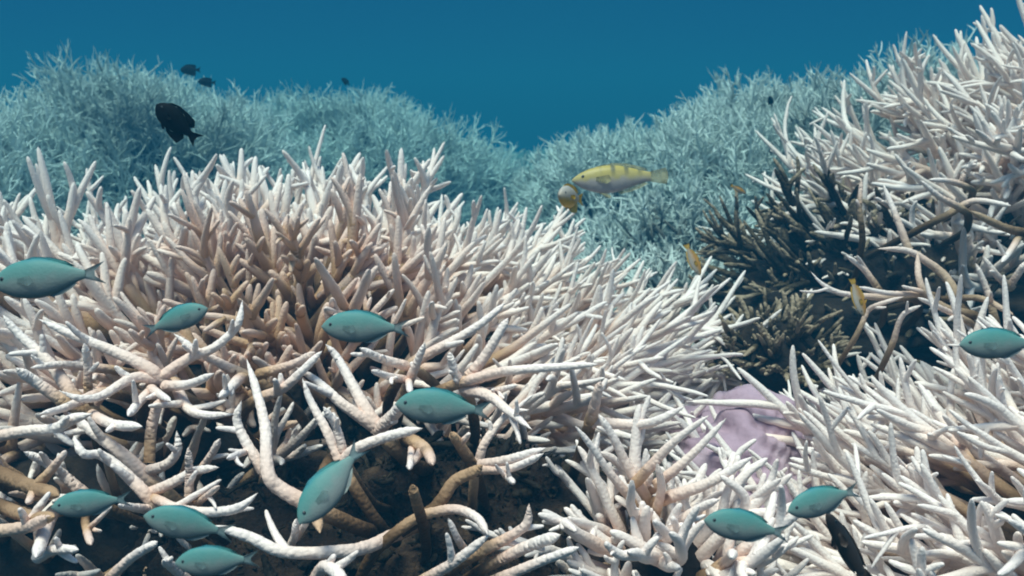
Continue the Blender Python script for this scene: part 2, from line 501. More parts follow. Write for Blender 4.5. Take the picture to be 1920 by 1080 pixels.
# lower fringe of that reef edge: thick open branches, traced one by one
def dF(y):
    return float(np.interp(y, [560, 700, 850, 1080], [0.90, 0.83, 0.75, 0.64]))
G = [
 [([(735, 1005), (690, 1025), (640, 1034), (535, 1035), (470, 1008), (400, 985)], 17, 12), ([(540, 1034), (552, 1005), (556, 972)], 11, 8), ([(556, 1008), (578, 975)], 9, 7)],
 [([(735, 1005), (787, 969), (850, 955), (893, 970), (915, 1002)], 15, 9, .12, .95)],
 [([(573, 942), (524, 915), (502, 885), (497, 800), (480, 730), (462, 672)], 20, 9), ([(500, 890), (462, 831), (444, 787), (453, 751)], 16, 9), ([(470, 843), (425, 860)], 9, 7)],
 [([(284, 938), (262, 915), (222, 876), (187, 853), (156, 850), (138, 818)], 17, 9), ([(276, 926), (320, 907), (364, 884), (411, 876)], 15, 8), ([(275, 955), (222, 947)], 12, 7)],
 [([(355, 951), (355, 889), (353, 838)], 13, 8, .4, .8), ([(369, 945), (411, 911)], 9, 6, .4, .8)],
 [([(373, 886), (396, 853), (413, 822)], 10, 8, .4, .9)],
 [([(298, 938), (338, 955), (400, 960), (449, 951), (484, 924)], 12, 11)],
 [([(275, 893), (231, 853), (178, 813), (124, 771)], 18, 10), ([(267, 886), (311, 871), (333, 844), (331, 807)], 15, 8), ([(280, 867), (284, 804), (298, 748)], 14, 13, .3, .7)],
 [([(-20, 822), (44, 809), (102, 804), (133, 787), (173, 776)], 15, 13), ([(173, 778), (213, 796), (267, 800)], 13, 11)],
 [([(150, 918), (111, 884), (76, 862), (44, 847)], 14, 9)],
 [([(-20, 880), (53, 911), (111, 929)], 20, 15, .1, .35)],
 [([(-10, 945), (58, 969), (102, 969)], 17, 14, .1, .4), ([(-20, 998), (53, 987), (95, 967)], 16, 14, .5, .7)],
 [([(95, 967), (80, 1009), (67, 1046)], 17, 12, .5), ([(72, 1044), (102, 1031), (147, 1031)], 15, 9, .9)],
 [([(160, 973), (164, 1000), (171, 1022)], 10, 8, .15, .7)],
 [([(205, 1084), (249, 1044), (296, 1016)], 13, 10, .4)],
 [([(360, 1095), (325, 1065), (305, 1050)], 13, 10)],
 [([(300, 711), (276, 689), (200, 653), (133, 627), (71, 598)], 17, 8), ([(300, 711), (249, 709), (191, 742), (151, 747), (111, 733)], 15, 7), ([(284, 730), (320, 752)], 12, 6), ([(311, 724), (356, 720), (402, 700)], 14, 8)],
 [([(305, 706), (356, 671), (400, 653), (436, 622), (449, 600), (455, 562)], 15, 8)],
 [([(330, 725), (351, 764), (382, 778), (440, 777)], 15, 7)],
 [([(280, 735), (258, 758), (240, 780)], 12, 9)],
 [([(467, 707), (418, 684), (369, 658), (325, 625)], 14, 7, .4)],
 [([(447, 712), (432, 728), (411, 745)], 14, 8)],
 [([(485, 748), (529, 729), (560, 702), (604, 658)], 15, 8, .4), ([(484, 702), (547, 684), (591, 660)], 14, 8, .3, .8)],
 [([(182, 690), (116, 684), (56, 690)], 12, 7)],
 [([(178, 740), (120, 765), (73, 777)], 13, 6)],
 [([(133, 735), (93, 680), (36, 627), (5, 590)], 17, 8)],
 [([(122, 755), (67, 716), (29, 690)], 16, 11, .4)],
 [([(165, 726), (164, 680), (158, 643)], 11, 8, .4)],
 [([(640, 868), (613, 809), (582, 751), (567, 709)], 15, 7), ([(640, 868), (667, 842), (729, 818), (793, 803)], 15, 11)],
 [([(645, 850), (630, 800), (606, 762)], 12, 8)],
 [([(712, 806), (690, 775), (660, 720), (632, 670), (610, 645)], 19, 8), ([(705, 802), (676, 782), (640, 756), (596, 716), (554, 688)], 17, 7), ([(707, 806), (738, 778), (758, 752)], 17, 14)],
 [([(791, 671), (831, 649), (871, 627), (911, 600), (947, 568)], 14, 8)],
 [([(769, 710), (782, 680), (797, 642)], 13, 7), ([(762, 712), (730, 706), (696, 695)], 11, 7), ([(766, 714), (769, 735)], 9, 7)],
 [([(760, 686), (711, 671), (674, 652)], 13, 8)],
 [([(871, 730), (853, 698), (842, 660)], 14, 8), ([(871, 730), (916, 742), (951, 769), (998, 806)], 17, 6), ([(910, 735), (940, 730), (971, 722)], 10, 5)],
 [([(880, 713), (929, 700), (978, 693), (1122, 683)], 14, 8), ([(880, 704), (907, 671), (929, 636), (953, 596)], 14, 10)],
 [([(898, 864), (911, 827), (951, 778), (993, 768)], 12, 6)],
 [([(787, 972), (813, 955), (831, 933), (853, 902), (889, 884), (905, 872)], 17, 14, .12, .35), ([(902, 871), (951, 862), (1024, 840)], 13, 8, .6), ([(900, 880), (947, 880), (987, 867), (1020, 850)], 12, 8, .5), ([(947, 890), (964, 906)], 9, 7, .6)],
 [([(790, 972), (782, 945), (772, 908)], 14, 12, .15, .3)],
 [([(776, 828), (800, 845), (812, 872)], 17, 10, .3, .6), ([(772, 842), (768, 880)], 9, 7, .6, .9)],
 [([(880, 862), (862, 835), (845, 810)], 15, 10, .15, .4)],
 [([(900, 1034), (951, 1009), (987, 982), (992, 944)], 16, 9, .35, .8)],
 [([(940, 1048), (996, 1022), (1051, 1003)], 15, 14, .5)],
 [([(800, 1085), (853, 1053), (918, 1002)], 15, 10, .5)],
 [([(935, 1085), (1013, 1053), (1086, 1026)], 14, 10, .5)],
 [([(871, 1030), (858, 1010), (840, 971)], 10, 7, .4)],
 [([(590, 1090), (610, 1062), (650, 1090)], 16, 14, .5)],
 [([(610, 880), (590, 930), (600, 1000)], 15, 12, .15, .45)],
]
hero_colony("staghorn_coral", "open thick-branched bleached coral with dark gaps, below the white dome", "coral", G, dF, M_HERO, 31,
            None, PX(450, 950, 1.0), rscale=.80, nub=(0, 3))

colony("staghorn_coral", "tan based coral branches in shade behind the open thick white branches", "coral",
       PX(150, 980, 1.0), (0.34, 0.16, 0.17), 35, 0.066, 90, 0.0070, M_HERO, zlow=-0.5, inner=0.35, up=0.10, wig=0.6, per=(2, 4), per2=(0, 1),
       core=0.5, parts=90, over=(-.02, .05), root_t=(.45, .9), dirbias=(-.1, -.25, .1), origin=PX(250, 990, 1.15))
# clump bottom centre
colony("staghorn_coral", "small bleached coral clump in front of the mauve rock", "coral",
       PX(1240, 1050, 0.80), (0.105, 0.10, 0.095), 41, 0.028, 90, 0.0060, M_WHITE, zlow=-0.4, inner=0.25, up=0.15, wig=0.7, per=(2, 4), per2=(0, 1),
       core=0.4, parts=80, over=(-.02, .05), root_t=(.0, .3), origin=PX(1225, 1090, 0.83))
G2 = [[([(1169, 918), (1138, 880), (1111, 840), (1078, 798)], 11, 6)], [([(1202, 915), (1173, 867), (1151, 822), (1122, 776)], 13, 8)],
      [([(1107, 792), (1116, 756), (1126, 714)], 15, 9, .3, .8), ([(1110, 792), (1196, 796), (1236, 787), (1284, 762)], 14, 8)],
      [([(1230, 960), (1240, 915), (1232, 868)], 12, 7, .4, .9)],
      [([(1215, 880), (1262, 830), (1330, 778)], 13, 6)], [([(1235, 905), (1300, 850), (1362, 784)], 13, 6)],
      [([(1260, 930), (1330, 905), (1412, 856)], 15, 8)], [([(1250, 1000), (1300, 960), (1350, 935)], 14, 8)]]
hero_colony("staghorn_coral", "slender forked white branches rising beside the dark rubble and mauve rock", "coral", G2,
            lambda y: float(np.interp(y, [700, 1080], [0.82, 0.70])), M_WHITE, 32, None, PX(1220, 960, 0.9))

# bottom right colony
colony("staghorn_coral", "dense cream staghorn colony with long parallel branches, right of the mauve rock", "coral",
       (0.60, 0.90, 0.46), (0.40, 0.36, 0.29), 51, 0.037, 560, 0.0060, M_WHITE, zlow=-0.15, inner=0.6, origin=(0.68, 0.74, 0.40),
       up=0.05, wig=0.32, per=(3, 6), per2=(0, 1), core=0.58, parts=100, over=(-.02, .06), dirbias=(-.75, 0.0, .05), ang1=(16, 48), jitter=.13, sidefrac=(.35, .65), root_t=(.1, .4))

# upper right colony
colony("staghorn_coral", "tall pinkish staghorn colony rising to the top right corner above the dark hollow", "coral",
       (1.20, 1.66, 0.87), (0.80, 0.50, 0.40), 61, 0.053, 560, 0.0082, M_PINK, zlow=0.05, inner=0.5, shear=0.36, origin=(1.22, 1.66, 0.56),
       up=0.10, wig=0.5, per=(4, 8), per2=(0, 2), core=0.45, parts=100, over=(-.03, .06), root_t=(.12, .5), dirbias=(-.75, -.1, .05),
       keepfn=lambda p: (p[:, 2] > np.where(p[:, 0] < .72, .72, .85) + 0.05 * np.sin(p[:, 0] * 17)) )
def dH(y): return float(np.interp(y, [300, 620], [1.22, 1.02]))
G3 = [
 [([(1825, 590), (1773, 577), (1740, 553), (1723, 523), (1720, 470)], 11, 7, .2, .7)],
 [([(1805, 575), (1773, 520), (1737, 490), (1700, 470), (1645, 466)], 14, 6, .2, .9), ([(1703, 468), (1683, 413), (1655, 343)], 11, 5, .5), ([(1668, 387), (1640, 370)], 7, 4)],
 [([(1735, 552), (1667, 550), (1608, 538)], 9, 5, .4)],
 [([(1700, 558), (1647, 557), (1580, 550), (1543, 533), (1519, 508)], 11, 4, .3)],
 [([(1646, 541), (1617, 503), (1585, 478)], 9, 5, .3), ([(1640, 530), (1620, 500), (1606, 478)], 7, 4, .5)],
 [([(1778, 402), (1827, 377), (1896, 386)], 10, 6, .4)],
 [([(1803, 392), (1760, 368), (1725, 338)], 10, 5, .4)],
 [([(1815, 352), (1780, 340), (1740, 337)], 9, 5, .4), ([(1800, 345), (1815, 318), (1832, 300)], 8, 6)],
 [([(1862, 585), (1847, 535), (1829, 493)], 10, 6, .4), ([(1895, 540), (1868, 515), (1842, 480)], 11, 6, .4), ([(1890, 540), (1925, 490)], 10, 8, .5)],
 [([(1810, 600), (1763, 577), (1720, 558)], 9, 5, .4)],
 [([(1614, 612), (1628, 582), (1650, 570), (1695, 556)], 7, 5, .5, .9)],
 [([(1930, 438), (1893, 430), (1853, 413), (1818, 395)], 12, 8, .2, .5), ([(1910, 445), (1895, 470), (1878, 492)], 9, 6, .4)],
 [([(1675, 640), (1692, 592), (1728, 572)], 8, 5, .5)],
 [([(1790, 560), (1840, 560), (1900, 590)], 9, 6, .2, .6)],
 [([(1616, 430), (1612, 390), (1615, 335)], 8, 5, .2, .8)],
]
hero_colony("staghorn_coral", "sparse pale branches crossing the dark hollow under the pinkish colony", "coral", G3, dH, M_PINK, 33, None, PX(1760, 520, 1.3), rscale=.75, nub=(0, 2))

# dead coral below it, widened and darkened for the shade under the colony
colony("dead_coral", "algae-coated dead coral bush, darkened for the shade of the hollow, with finger tips pointing left, under the pinkish colony", "dead coral",
       PX(1650, 555, 1.55), (0.30, 0.20, 0.18), 71, 0.036, 320, 0.0066, M_DEAD, zlow=-0.7, inner=0.40, up=0.12, wig=0.6, per=(2, 4), per2=(0, 1),
       core=0.6, parts=80, over=(-.02, .06), root_t=(.5, .95), dirbias=(-.55, -.1, .05), origin=PX(1700, 580, 1.6))
colony("dead_coral", "low tangle of brown dead coral sticks behind the mauve rock", "dead coral",
       PX(1440, 660, 1.30), (0.10, 0.12, 0.075), 72, 0.022, 140, 0.0048, M_DEAD, zlow=-0.4, inner=0.4, up=0.1, wig=0.5, per=(2, 4), per2=(0, 1),
       core=0.7, parts=60, over=(-.02, .03), root_t=(.2, .6), dirbias=(-.2, -.1, .1))

# ------------------------------------------------------------------ rocks, rubble
rng = np.random.default_rng(5)
def rock(name, label, c, r, mat, seed, amp=.2, cat="rock"):
    rg = np.random.default_rng(seed)
    V, F = lumpy((0, 0, 0), r, rg, amp, 120, 80, detail=4)
    o = obj(name, mesh_np(name, V, F, mat)); o.location = [float(x) for x in c]
    o['label'] = label; o['category'] = cat
    return o
rock("mauve_rock", "smooth mauve encrusted boulder between the two white coral colonies", PX(1385, 880, 1.08), (0.090, 0.11, 0.088), M_MAUVE, 84, .16)
rock("rubble_heap", "brown turf-covered rubble heap in the dark gap at bottom centre", PX(860, 1060, 0.98), (0.26, 0.16, 0.11), M_RUBBLE, 82, .22, "rubble")
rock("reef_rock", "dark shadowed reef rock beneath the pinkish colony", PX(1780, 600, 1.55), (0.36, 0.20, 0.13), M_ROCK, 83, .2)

# broken dead sticks over the sea bed
n = 1500
sx = rng.uniform(-1.3, 1.2, n); sy = rng.uniform(0.45, 2.3, n)
P0 = np.stack([sx, sy, bed_z(sx, sy) + rng.uniform(0, .05, n)], -1)
D0 = nrm(np.stack([rng.normal(size=n), rng.normal(size=n), rng.normal(size=n) * .35], -1))
P, D, R = grow(P0, D0, rng.uniform(.04, .14, n), rng.uniform(.004, .008, n), rng, 0, .4)
bag = Bag(); bag.add(P, R, rng.uniform(0, .7, (n, 1)) * np.ones((1, P.shape[1])), np.arange(n), 7)
o = obj("coral_rubble", bag.mesh("coral_rubble", M_STICK)); o['kind'] = 'stuff'
o['label'] = "broken brown coral sticks littering the shaded sea bed"; o['category'] = "rubble"

# turf of stubby algae on the rubble heap
hp = bpy.data.objects["rubble_heap"]
hv = np.empty(len(hp.data.vertices) * 3, np.float32); hp.data.vertices.foreach_get("co", hv)
hv = hv.reshape(-1, 3) + np.array(hp.location)
hv = hv[hv[:, 2] > hp.location[2] - 0.03]
n = 3500
bp = hv[rng.integers(0, len(hv), n)] + rng.normal(size=(n, 3)) * .004
P, D, R = grow(bp, nrm(nrm(bp - np.array(hp.location)) + rng.normal(size=(n, 3)) * .5), rng.uniform(.003, .011, n), rng.uniform(.0008, .002, n), rng, .2, 1.2)
bag = Bag(); bag.add(P, R, rng.uniform(0.1, .8, (n, 1)) * np.ones((1, P.shape[1])), np.arange(n), 5)
o = obj("turf_algae", bag.mesh("turf_algae", M_DEAD)); o['kind'] = 'stuff'
o['label'] = "short brown turf algae growing over the rubble heap"; o['category'] = "algae"

# small broken bits lying on the heap
n = 420
bp = hv[rng.integers(0, len(hv), n)] + rng.normal(size=(n, 3)) * .006
P, D, R = grow(bp, nrm(rng.normal(size=(n, 3)) * np.array([1, 1, .5])), rng.uniform(.012, .05, n), rng.uniform(.0025, .006, n), rng, .1, .6, lump=.12)
bag = Bag(); bag.add(P, R, rng.uniform(0.0, .75, (n, 1)) * np.ones((1, P.shape[1])), np.arange(n), 7)
o = obj("coral_rubble", bag.mesh("coral_rubble", M_DEAD)); o['kind'] = 'stuff'
o['label'] = "broken brown coral bits lying on the rubble heap at bottom centre"; o['category'] = "rubble"

# ------------------------------------------------------------------ fish
def fish_mat(name, stops, rough=0.45, z0=-.2, z1=.2, bars=None):
    m, t, b = mat_new(name)
    n = t.nodes.new; l = t.links.new
    tc = n("ShaderNodeTexCoord"); se = n("ShaderNodeSeparateXYZ")
    l(tc.outputs['Object'], se.inputs[0])
    mr = n("ShaderNodeMapRange"); mr.inputs[1].default_value = z0; mr.inputs[2].default_value = z1
    no = n("ShaderNodeTexNoise"); no.inputs['Scale'].default_value = 9; no.inputs['Detail'].default_value = 4
    l(tc.outputs['Object'], no.inputs['Vector'])
    ma = n("ShaderNodeMath"); ma.operation = 'MULTIPLY_ADD'; ma.inputs[1].default_value = .09
    l(no.outputs['Fac'], ma.inputs[0]); l(se.outputs[2], ma.inputs[2])
    l(ma.outputs[0], mr.inputs[0])
    r = rampnode(t, stops); l(mr.outputs[0], r.inputs[0])
    src = r.outputs[0]
    if bars:
        wv = n("ShaderNodeMath"); wv.operation = 'SINE'
        mu = n("ShaderNodeMath"); mu.operation = 'MULTIPLY_ADD'; mu.inputs[1].default_value = bars[0]; mu.inputs[2].default_value = bars[1]
        l(se.outputs[0], mu.inputs[0]); l(mu.outputs[0], wv.inputs[0])
        m1 = n("ShaderNodeMapRange"); m1.inputs[1].default_value = 0.1; m1.inputs[2].default_value = 0.9
        l(wv.outputs[0], m1.inputs[0])
        m2 = n("ShaderNodeMapRange"); m2.inputs[1].default_value = 0.0; m2.inputs[2].default_value = 0.09
        l(se.outputs[2], m2.inputs[0])
        m3 = n("ShaderNodeMapRange"); m3.inputs[1].default_value = 0.28; m3.inputs[2].default_value = 0.36
        l(se.outputs[0], m3.inputs[0])
        mm = n("ShaderNodeMath"); mm.operation = 'MULTIPLY'; l(m1.outputs[0], mm.inputs[0]); l(m2.outputs[0], mm.inputs[1])
        m4 = n("ShaderNodeMath"); m4.operation = 'MULTIPLY'; l(mm.outputs[0], m4.inputs[0]); l(m3.outputs[0], m4.inputs[1])
        mx = n("ShaderNodeMix"); mx.data_type = 'RGBA'
        l(m4.outputs[0], mx.inputs[0]); l(src, mx.inputs[6]); mx.inputs[7].default_value = (*bars[2], 1)
        src = mx.outputs[2]
    l(src, b.inputs['Base Color'])
    vo = n("ShaderNodeTexVoronoi"); vo.inputs['Scale'].default_value = 42
    l(tc.outputs['Object'], vo.inputs['Vector'])
    bu = n("ShaderNodeBump"); bu.inputs['Strength'].default_value = .05; bu.inputs['Distance'].default_value = .004
    l(vo.outputs['Distance'], bu.inputs['Height']); l(bu.outputs[0], b.inputs['Normal'])
    b.inputs['Roughness'].default_value = rough
    return m

def plain_mat(name, col, rough=.5, alpha=1.0):
    m, t, b = mat_new(name)
    n = t.nodes.new; l = t.links.new
    tc = n("ShaderNodeTexCoord"); no = n("ShaderNodeTexNoise"); no.inputs['Scale'].default_value = 12
    l(tc.outputs['Object'], no.inputs['Vector'])
    r = rampnode(t, [(.3, tuple(c * .8 for c in col)), (.7, tuple(min(c * 1.15, 1) for c in col))])
    l(no.outputs['Fac'], r.inputs[0]); l(r.outputs[0], b.inputs['Base Color'])
    b.inputs['Roughness'].default_value = rough
    b.inputs['Alpha'].default_value = alpha
    return m

M_EYE = plain_mat("fish_eye", (.05, .07, .08), .2)
M_PUPIL = plain_mat("fish_pupil", (.004, .004, .005), .15)

XS = np.array([0, .012, .03, .06, .1, .15, .2, .26, .32, .38, .44, .5, .56, .62, .68, .73, .77, .80, .82])
def body_mesh(up, lo, wd, mat, peak=.36):
    pk = [0, .014, .03, .06, .1, .2, .35, .5, .65, .75, .82]
    u = np.interp(XS, pk, up); d = np.interp(XS, pk, lo); wv = np.interp(XS, pk, wd)
    for a in (u, d, wv): a[1:-1] = (a[:-2] + 2 * a[1:-1] + a[2:]) / 4 if len(a) > 2 else a[1:-1]
    K = 22
    th = np.arange(K) * 2 * math.pi / K
    V = []
    for x, a, b_, c_ in zip(XS, u, d, wv):
        cz = np.sin(th); cy = np.cos(th)
        z = np.where(cz > 0, cz * a, cz * b_)
        y = np.sign(cy) * np.abs(cy) ** 1.15 * c_
        V.append(np.stack([np.full(K, x), y, z], -1))
    V = np.concatenate(V); n = len(XS)
    idx = np.arange(n * K).reshape(n, K)
    a, b_ = idx[:-1], idx[1:]
    F = np.stack([a, b_, np.roll(b_, -1, 1), np.roll(a, -1, 1)], -1).reshape(-1, 4)
    return mesh_np("body", V, F, mat)

def fin_mesh(name, base, edge, mat, y=0.0, splay=0.0, th=.005):
    """a fin between two rows of points (x, z); splay leans its edge outwards"""
    base = np.asarray(base, float); edge = np.asarray(edge, float); n = len(base)
    rows = []
    for f in np.linspace(0, 1, 4):
        p = base * (1 - f) + edge * f
        rows.append((p, y + splay * f, th * (1 - .75 * f)))
    V = []
    for sgn in (-1, 1):
        for p, yy, t in rows:
            V.append(np.stack([p[:, 0], np.full(n, yy) + sgn * t, p[:, 1]], -1))
    V = np.concatenate(V)
    idx = np.arange(len(V)).reshape(2, 4, n)
    F = []
    for k in range(2):
        a = idx[k]
        q = np.stack([a[:-1, :-1], a[:-1, 1:], a[1:, 1:], a[1:, :-1]], -1).reshape(-1, 4)
        F.append(q if k == 0 else q[:, ::-1])
    rim = np.concatenate([idx[:, 0, :], ], 0)
    for a0, a1 in ((idx[0, 0, :], idx[1, 0, :]), (idx[0, -1, :], idx[1, -1, :]), (idx[0, :, 0], idx[1, :, 0]), (idx[0, :, -1], idx[1, :, -1])):
        F.append(np.stack([a0[:-1], a1[:-1], a1[1:], a0[1:]], -1))
    return mesh_np(name, V, np.concatenate(F), mat)

def ball(name, c, r, mat, sy=.5):
    rg = np.random.default_rng(1)
    V, F = lumpy((0, 0, 0), (r, r * sy, r), rg, 0.0, 16, 10, detail=1)
    return mesh_np(name, V + np.asarray(c), F, mat)

def make_fish(name, up, lo, wd, body_m, fin_m, tail, dorsal, anal, eye, pect=True, eye_r=.022, pel=True, blend=False, tail_m=None):
    root = bpy.data.objects.new(name, None); C.objects.link(root); root.empty_display_size = .02
    obj("body", body_mesh(up, lo, wd, body_m), root)
    if tail: obj("tail_fin", fin_mesh("tail_fin", tail[0], tail[1], tail_m or fin_m), root)
    if dorsal: obj("dorsal_fin", fin_mesh("dorsal_fin", dorsal[0], dorsal[1], body_m if blend else fin_m), root)
    if anal: obj("anal_fin", fin_mesh("anal_fin", anal[0], anal[1], body_m if blend else fin_m), root)
    pk = [0, .014, .03, .06, .1, .2, .35, .5, .65, .75, .82]
    for sg in (-1, 1):
        wy = np.interp(eye[0], pk, wd)
        e = obj("eye", ball("eye", (eye[0], sg * wy * .86, eye[1]), eye_r, M_EYE), root)
        obj("pupil", ball("pupil", (eye[0], sg * (wy * .86 + eye_r * .22), eye[1]), eye_r * .62, M_PUPIL), e)
        if pect:
            wy = np.interp(.26, pk, wd)
            obj("pectoral_fin", fin_mesh("pectoral_fin", [(.25, .015), (.25, -.005), (.25, -.03)], [(.38, .03), (.41, -.025), (.36, -.06)], fin_m, sg * wy * .93, sg * .035, .003), root)
            if pel: obj("pelvic_fin", fin_mesh("pelvic_fin", [(.28, lo[6] * -.88), (.31, lo[6] * -.9), (.34, lo[6] * -.9)], [(.36, -lo[6] - .03), (.39, -lo[6] - .045), (.40, -lo[6] - .02)], fin_m, sg * .015, sg * .02, .003), root)
    root['category'] = "fish"
    return root

def copy_tree(o, parent=None):
    c = o.copy(); C.objects.link(c)
    if parent is not None: c.parent = parent
    for ch in o.children: copy_tree(ch, c)
    return c

used = set()
def put(proto, label, px, py, d, plen, ang=0.0, yaw=0.0, roll=0.0, group=None):
    """(px,py) = middle of the body; ang = tilt of the head above level facing left (degrees); yaw turns the head towards (+) the camera"""
    o = proto if proto.name not in used else copy_tree(proto)
    used.add(o.name)
    a, yw = math.radians(ang), math.radians(yaw)
    head = (-RT * math.cos(a) + UP * math.sin(a)) * math.cos(yw) - FW * math.sin(yw)     # nose direction
    xax = -head                                                                       # local +x runs to the tail
    zz = UP * math.cos(a) + RT * math.sin(a)
    zz = zz - xax * np.dot(zz, xax); zz = zz / np.linalg.norm(zz)
    yax = np.cross(zz, xax)
    rl = math.radians(roll)
    z2 = zz * math.cos(rl) + yax * math.sin(rl); y2 = np.cross(z2, xax)
    Ln = plen * d * TAN / 960 / max(math.cos(yw), .25)
    p = PX(px, py, d) - xax * Ln * .5
    m = Matrix([[xax[i] * Ln, y2[i] * Ln, z2[i] * Ln, p[i]] for i in range(3)] + [[0, 0, 0, 1]])
    o.matrix_world = m
    o['label'] = label
    if group: o['group'] = group
    elif 'group' in o: del o['group']
    return o

M_CHR = fish_mat("green_chromis_scales", [(0.0, (.18, .23, .22)), (.15, (.24, .275, .265)), (.38, (.20, .265, .255)), (.60, (.11, .25, .235)), (.84, (.060, .235, .225)), (1.0, (.040, .205, .24))], .55, -.13, .24)
M_CHRF = plain_mat("green_chromis_fins", (.17, .27, .27), .6, .25)
chromis = make_fish("green_chromis",
    [0, .018, .04, .075, .11, .165, .192, .172, .112, .06, .036], [0, .016, .035, .07, .10, .15, .180, .165, .10, .055, .036], [0, .01, .018, .032, .045, .068, .08, .07, .042, .022, .012],
    M_CHR, M_CHRF,
    ([(.80, .035), (.80, .012), (.80, -.012), (.80, -.035)], [(1.0, .105), (.90, .022), (.90, -.022), (1.0, -.105)]),
    ([(.22, .165), (.35, .185), (.5, .165), (.62, .12), (.70, .08)], [(.27, .178), (.38, .203), (.53, .184), (.66, .138), (.74, .084)]),
    ([(.48, -.165), (.56, -.14), (.64, -.10), (.70, -.07)], [(.52, -.172), (.60, -.160), (.68, -.118), (.75, -.068)]),
    (.115, .028), True, .022, False, True, plain_mat("green_chromis_tail", (.20, .29, .30), .6, .75))
CG = "green chromis fish hovering over the coral"
put(chromis, "green chromis cut off by the picture's left edge, over white branch tips", 92, 521, .56, 208, -6, 4, group=CG)
put(chromis, "green chromis facing right, tilted, between the edge fish and the tan coral centre", 326, 600, .66, 130, 180 - 168 + 0, 0, group=CG)
bpy.data.objects  # keep order
last = [o for o in C.objects if o.name.startswith("green_chromis") and o.type == 'EMPTY'][-1]
put(chromis, "green chromis with blue back hovering just below the tan coral centre", 686, 614, .62, 168, 1, 0, group=CG)
put(chromis, "green chromis with brightest blue back, in front of the dark gap at centre", 832, 764, .58, 184, 4, 0, group=CG)
put(chromis, "slim green chromis diving steeply head down, tail at upper right", 622, 906, .54, 172, -52, 22, group=CG)
put(chromis, "blunt green chromis without clear tail, over tan branches at lower left", 172, 943, .58, 136, -4, 14, group=CG)
put(chromis, "green chromis between two others at lower left, tail drooping onto a white branch", 354, 984, .53, 168, 13, 6, group=CG)
put(chromis, "green chromis with forked tail touching the bottom edge", 407, 1052, .50, 156, -2, 4, group=CG)
put(chromis, "green chromis low over the small white coral clump, its tail tipped down", 1400, 988, .54, 164, 9, 0, group=CG)
put(chromis, "green chromis with raised thin tail above the dark brown fish", 1545, 938, .53, 150, -14, 10, group=CG)
put(chromis, "green chromis cut off by the right edge, over cream coral", 1878, 645, .58, 160, -1, 0, group=CG)
# the second one faces right
o = last
hx = math.radians(20)
head = RT * math.cos(hx) + UP * math.sin(hx); xax = -head
zz = UP * math.cos(hx) - RT * math.sin(hx); yax = np.cross(zz, xax)
Ln = 128 * .66 * TAN / 960; p = PX(330, 600, .66) - xax * Ln * .5
o.matrix_world = Matrix([[xax[i] * Ln, yax[i] * Ln, zz[i] * Ln, p[i]] for i in range(3)] + [[0, 0, 0, 1]])

# black damselfish and its small dark kin
M_BLK = fish_mat("black_damsel_scales", [(0, (.006, .005, .006)), (1, (.004, .006, .007))], .6)
M_BLKF = plain_mat("black_damsel_fins", (.004, .005, .006), .8)
for mm_ in (M_BLK, M_BLKF): mm_.node_tree.nodes['Principled BSDF'].inputs['Specular IOR Level'].default_value = 0.03
damsel = make_fish("black_damselfish",
    [0, .03, .06, .10, .14, .20, .225, .20, .13, .075, .055], [0, .03, .06, .10, .14, .20, .225, .205, .14, .08, .055], [0, .015, .03, .045, .06, .08, .09, .08, .05, .025, .014],
    M_BLK, M_BLKF,
    ([(.80, .05), (.80, .02), (.80, -.02), (.80, -.05)], [(1.02, .15), (.95, .04), (.95, -.04), (1.02, -.15)]),
    ([(.15, .17), (.3, .22), (.5, .20), (.64, .13), (.72, .08)], [(.2, .22), (.34, .27), (.55, .27), (.72, .25), (.80, .14)]),
    ([(.40, -.21), (.52, -.20), (.64, -.13), (.72, -.08)], [(.46, -.26), (.58, -.29), (.74, -.30), (.78, -.14)]),
    (.12, .04), True)
put(damsel, "black fish with notched tail hovering before the hazy mound at upper left", 332, 230, .85, 98, 42, 8)
DG = "tiny dark fish near the hazy mounds"
def kin(label, px, py, d, L_, ang, yaw):
    o = put(damsel, label, px, py, d, L_, ang, yaw, group=DG)
    return o
kin("tiny dark slim fish near the crest above the black fish, upper of two", 357, 131, 2.7, 38, 0, 0)
kin("tiny dark fish just below another on the hazy mound crest", 388, 154, 2.7, 30, 0, 20)
kin("tiny dark fish on the crest of the rounded middle mound", 648, 153, 3.2, 18, 40, 20)
kin("tiny dark fish against the upright face of the hazy ridge", 1445, 190, 2.4, 20, 70, 20)

# yellow-barred wrasse
M_WR = fish_mat("wrasse_scales", [(0, (.40, .38, .40)), (.58, (.36, .33, .31)), (.74, (.42, .36, .15)), (1, (.40, .33, .09))], .4, -.14, .13, bars=(45.0, 1.07, (.13, .13, .07)))
M_WRF = plain_mat("wrasse_fins", (.42, .40, .22), .4, .5)
wrasse = make_fish("barred_wrasse",
    [0, .012, .028, .05, .075, .115, .142, .132, .092, .062, .05], [0, .014, .03, .055, .08, .125, .160, .135, .085, .055, .045], [0, .01, .018, .03, .04, .06, .07, .06, .04, .022, .014],
    M_WR, M_WRF,
    ([(.80, .05), (.80, .018), (.80, -.018), (.80, -.05)], [(.98, .085), (1.0, .03), (1.0, -.03), (.98, -.085)]),
    ([(.24, .115), (.4, .135), (.55, .12), (.68, .085), (.75, .06)], [(.27, .135), (.43, .16), (.58, .148), (.71, .112), (.79, .075)]),
    ([(.46, -.14), (.56, -.115), (.66, -.085), (.75, -.055)], [(.50, -.165), (.60, -.145), (.70, -.115), (.79, -.07)]),
    (.12, .03), True, .017)
put(wrasse, "yellow fish with dark bars along its back and pale belly, facing left before the ridge", 1162, 334, 1.15, 182, -3, 0)

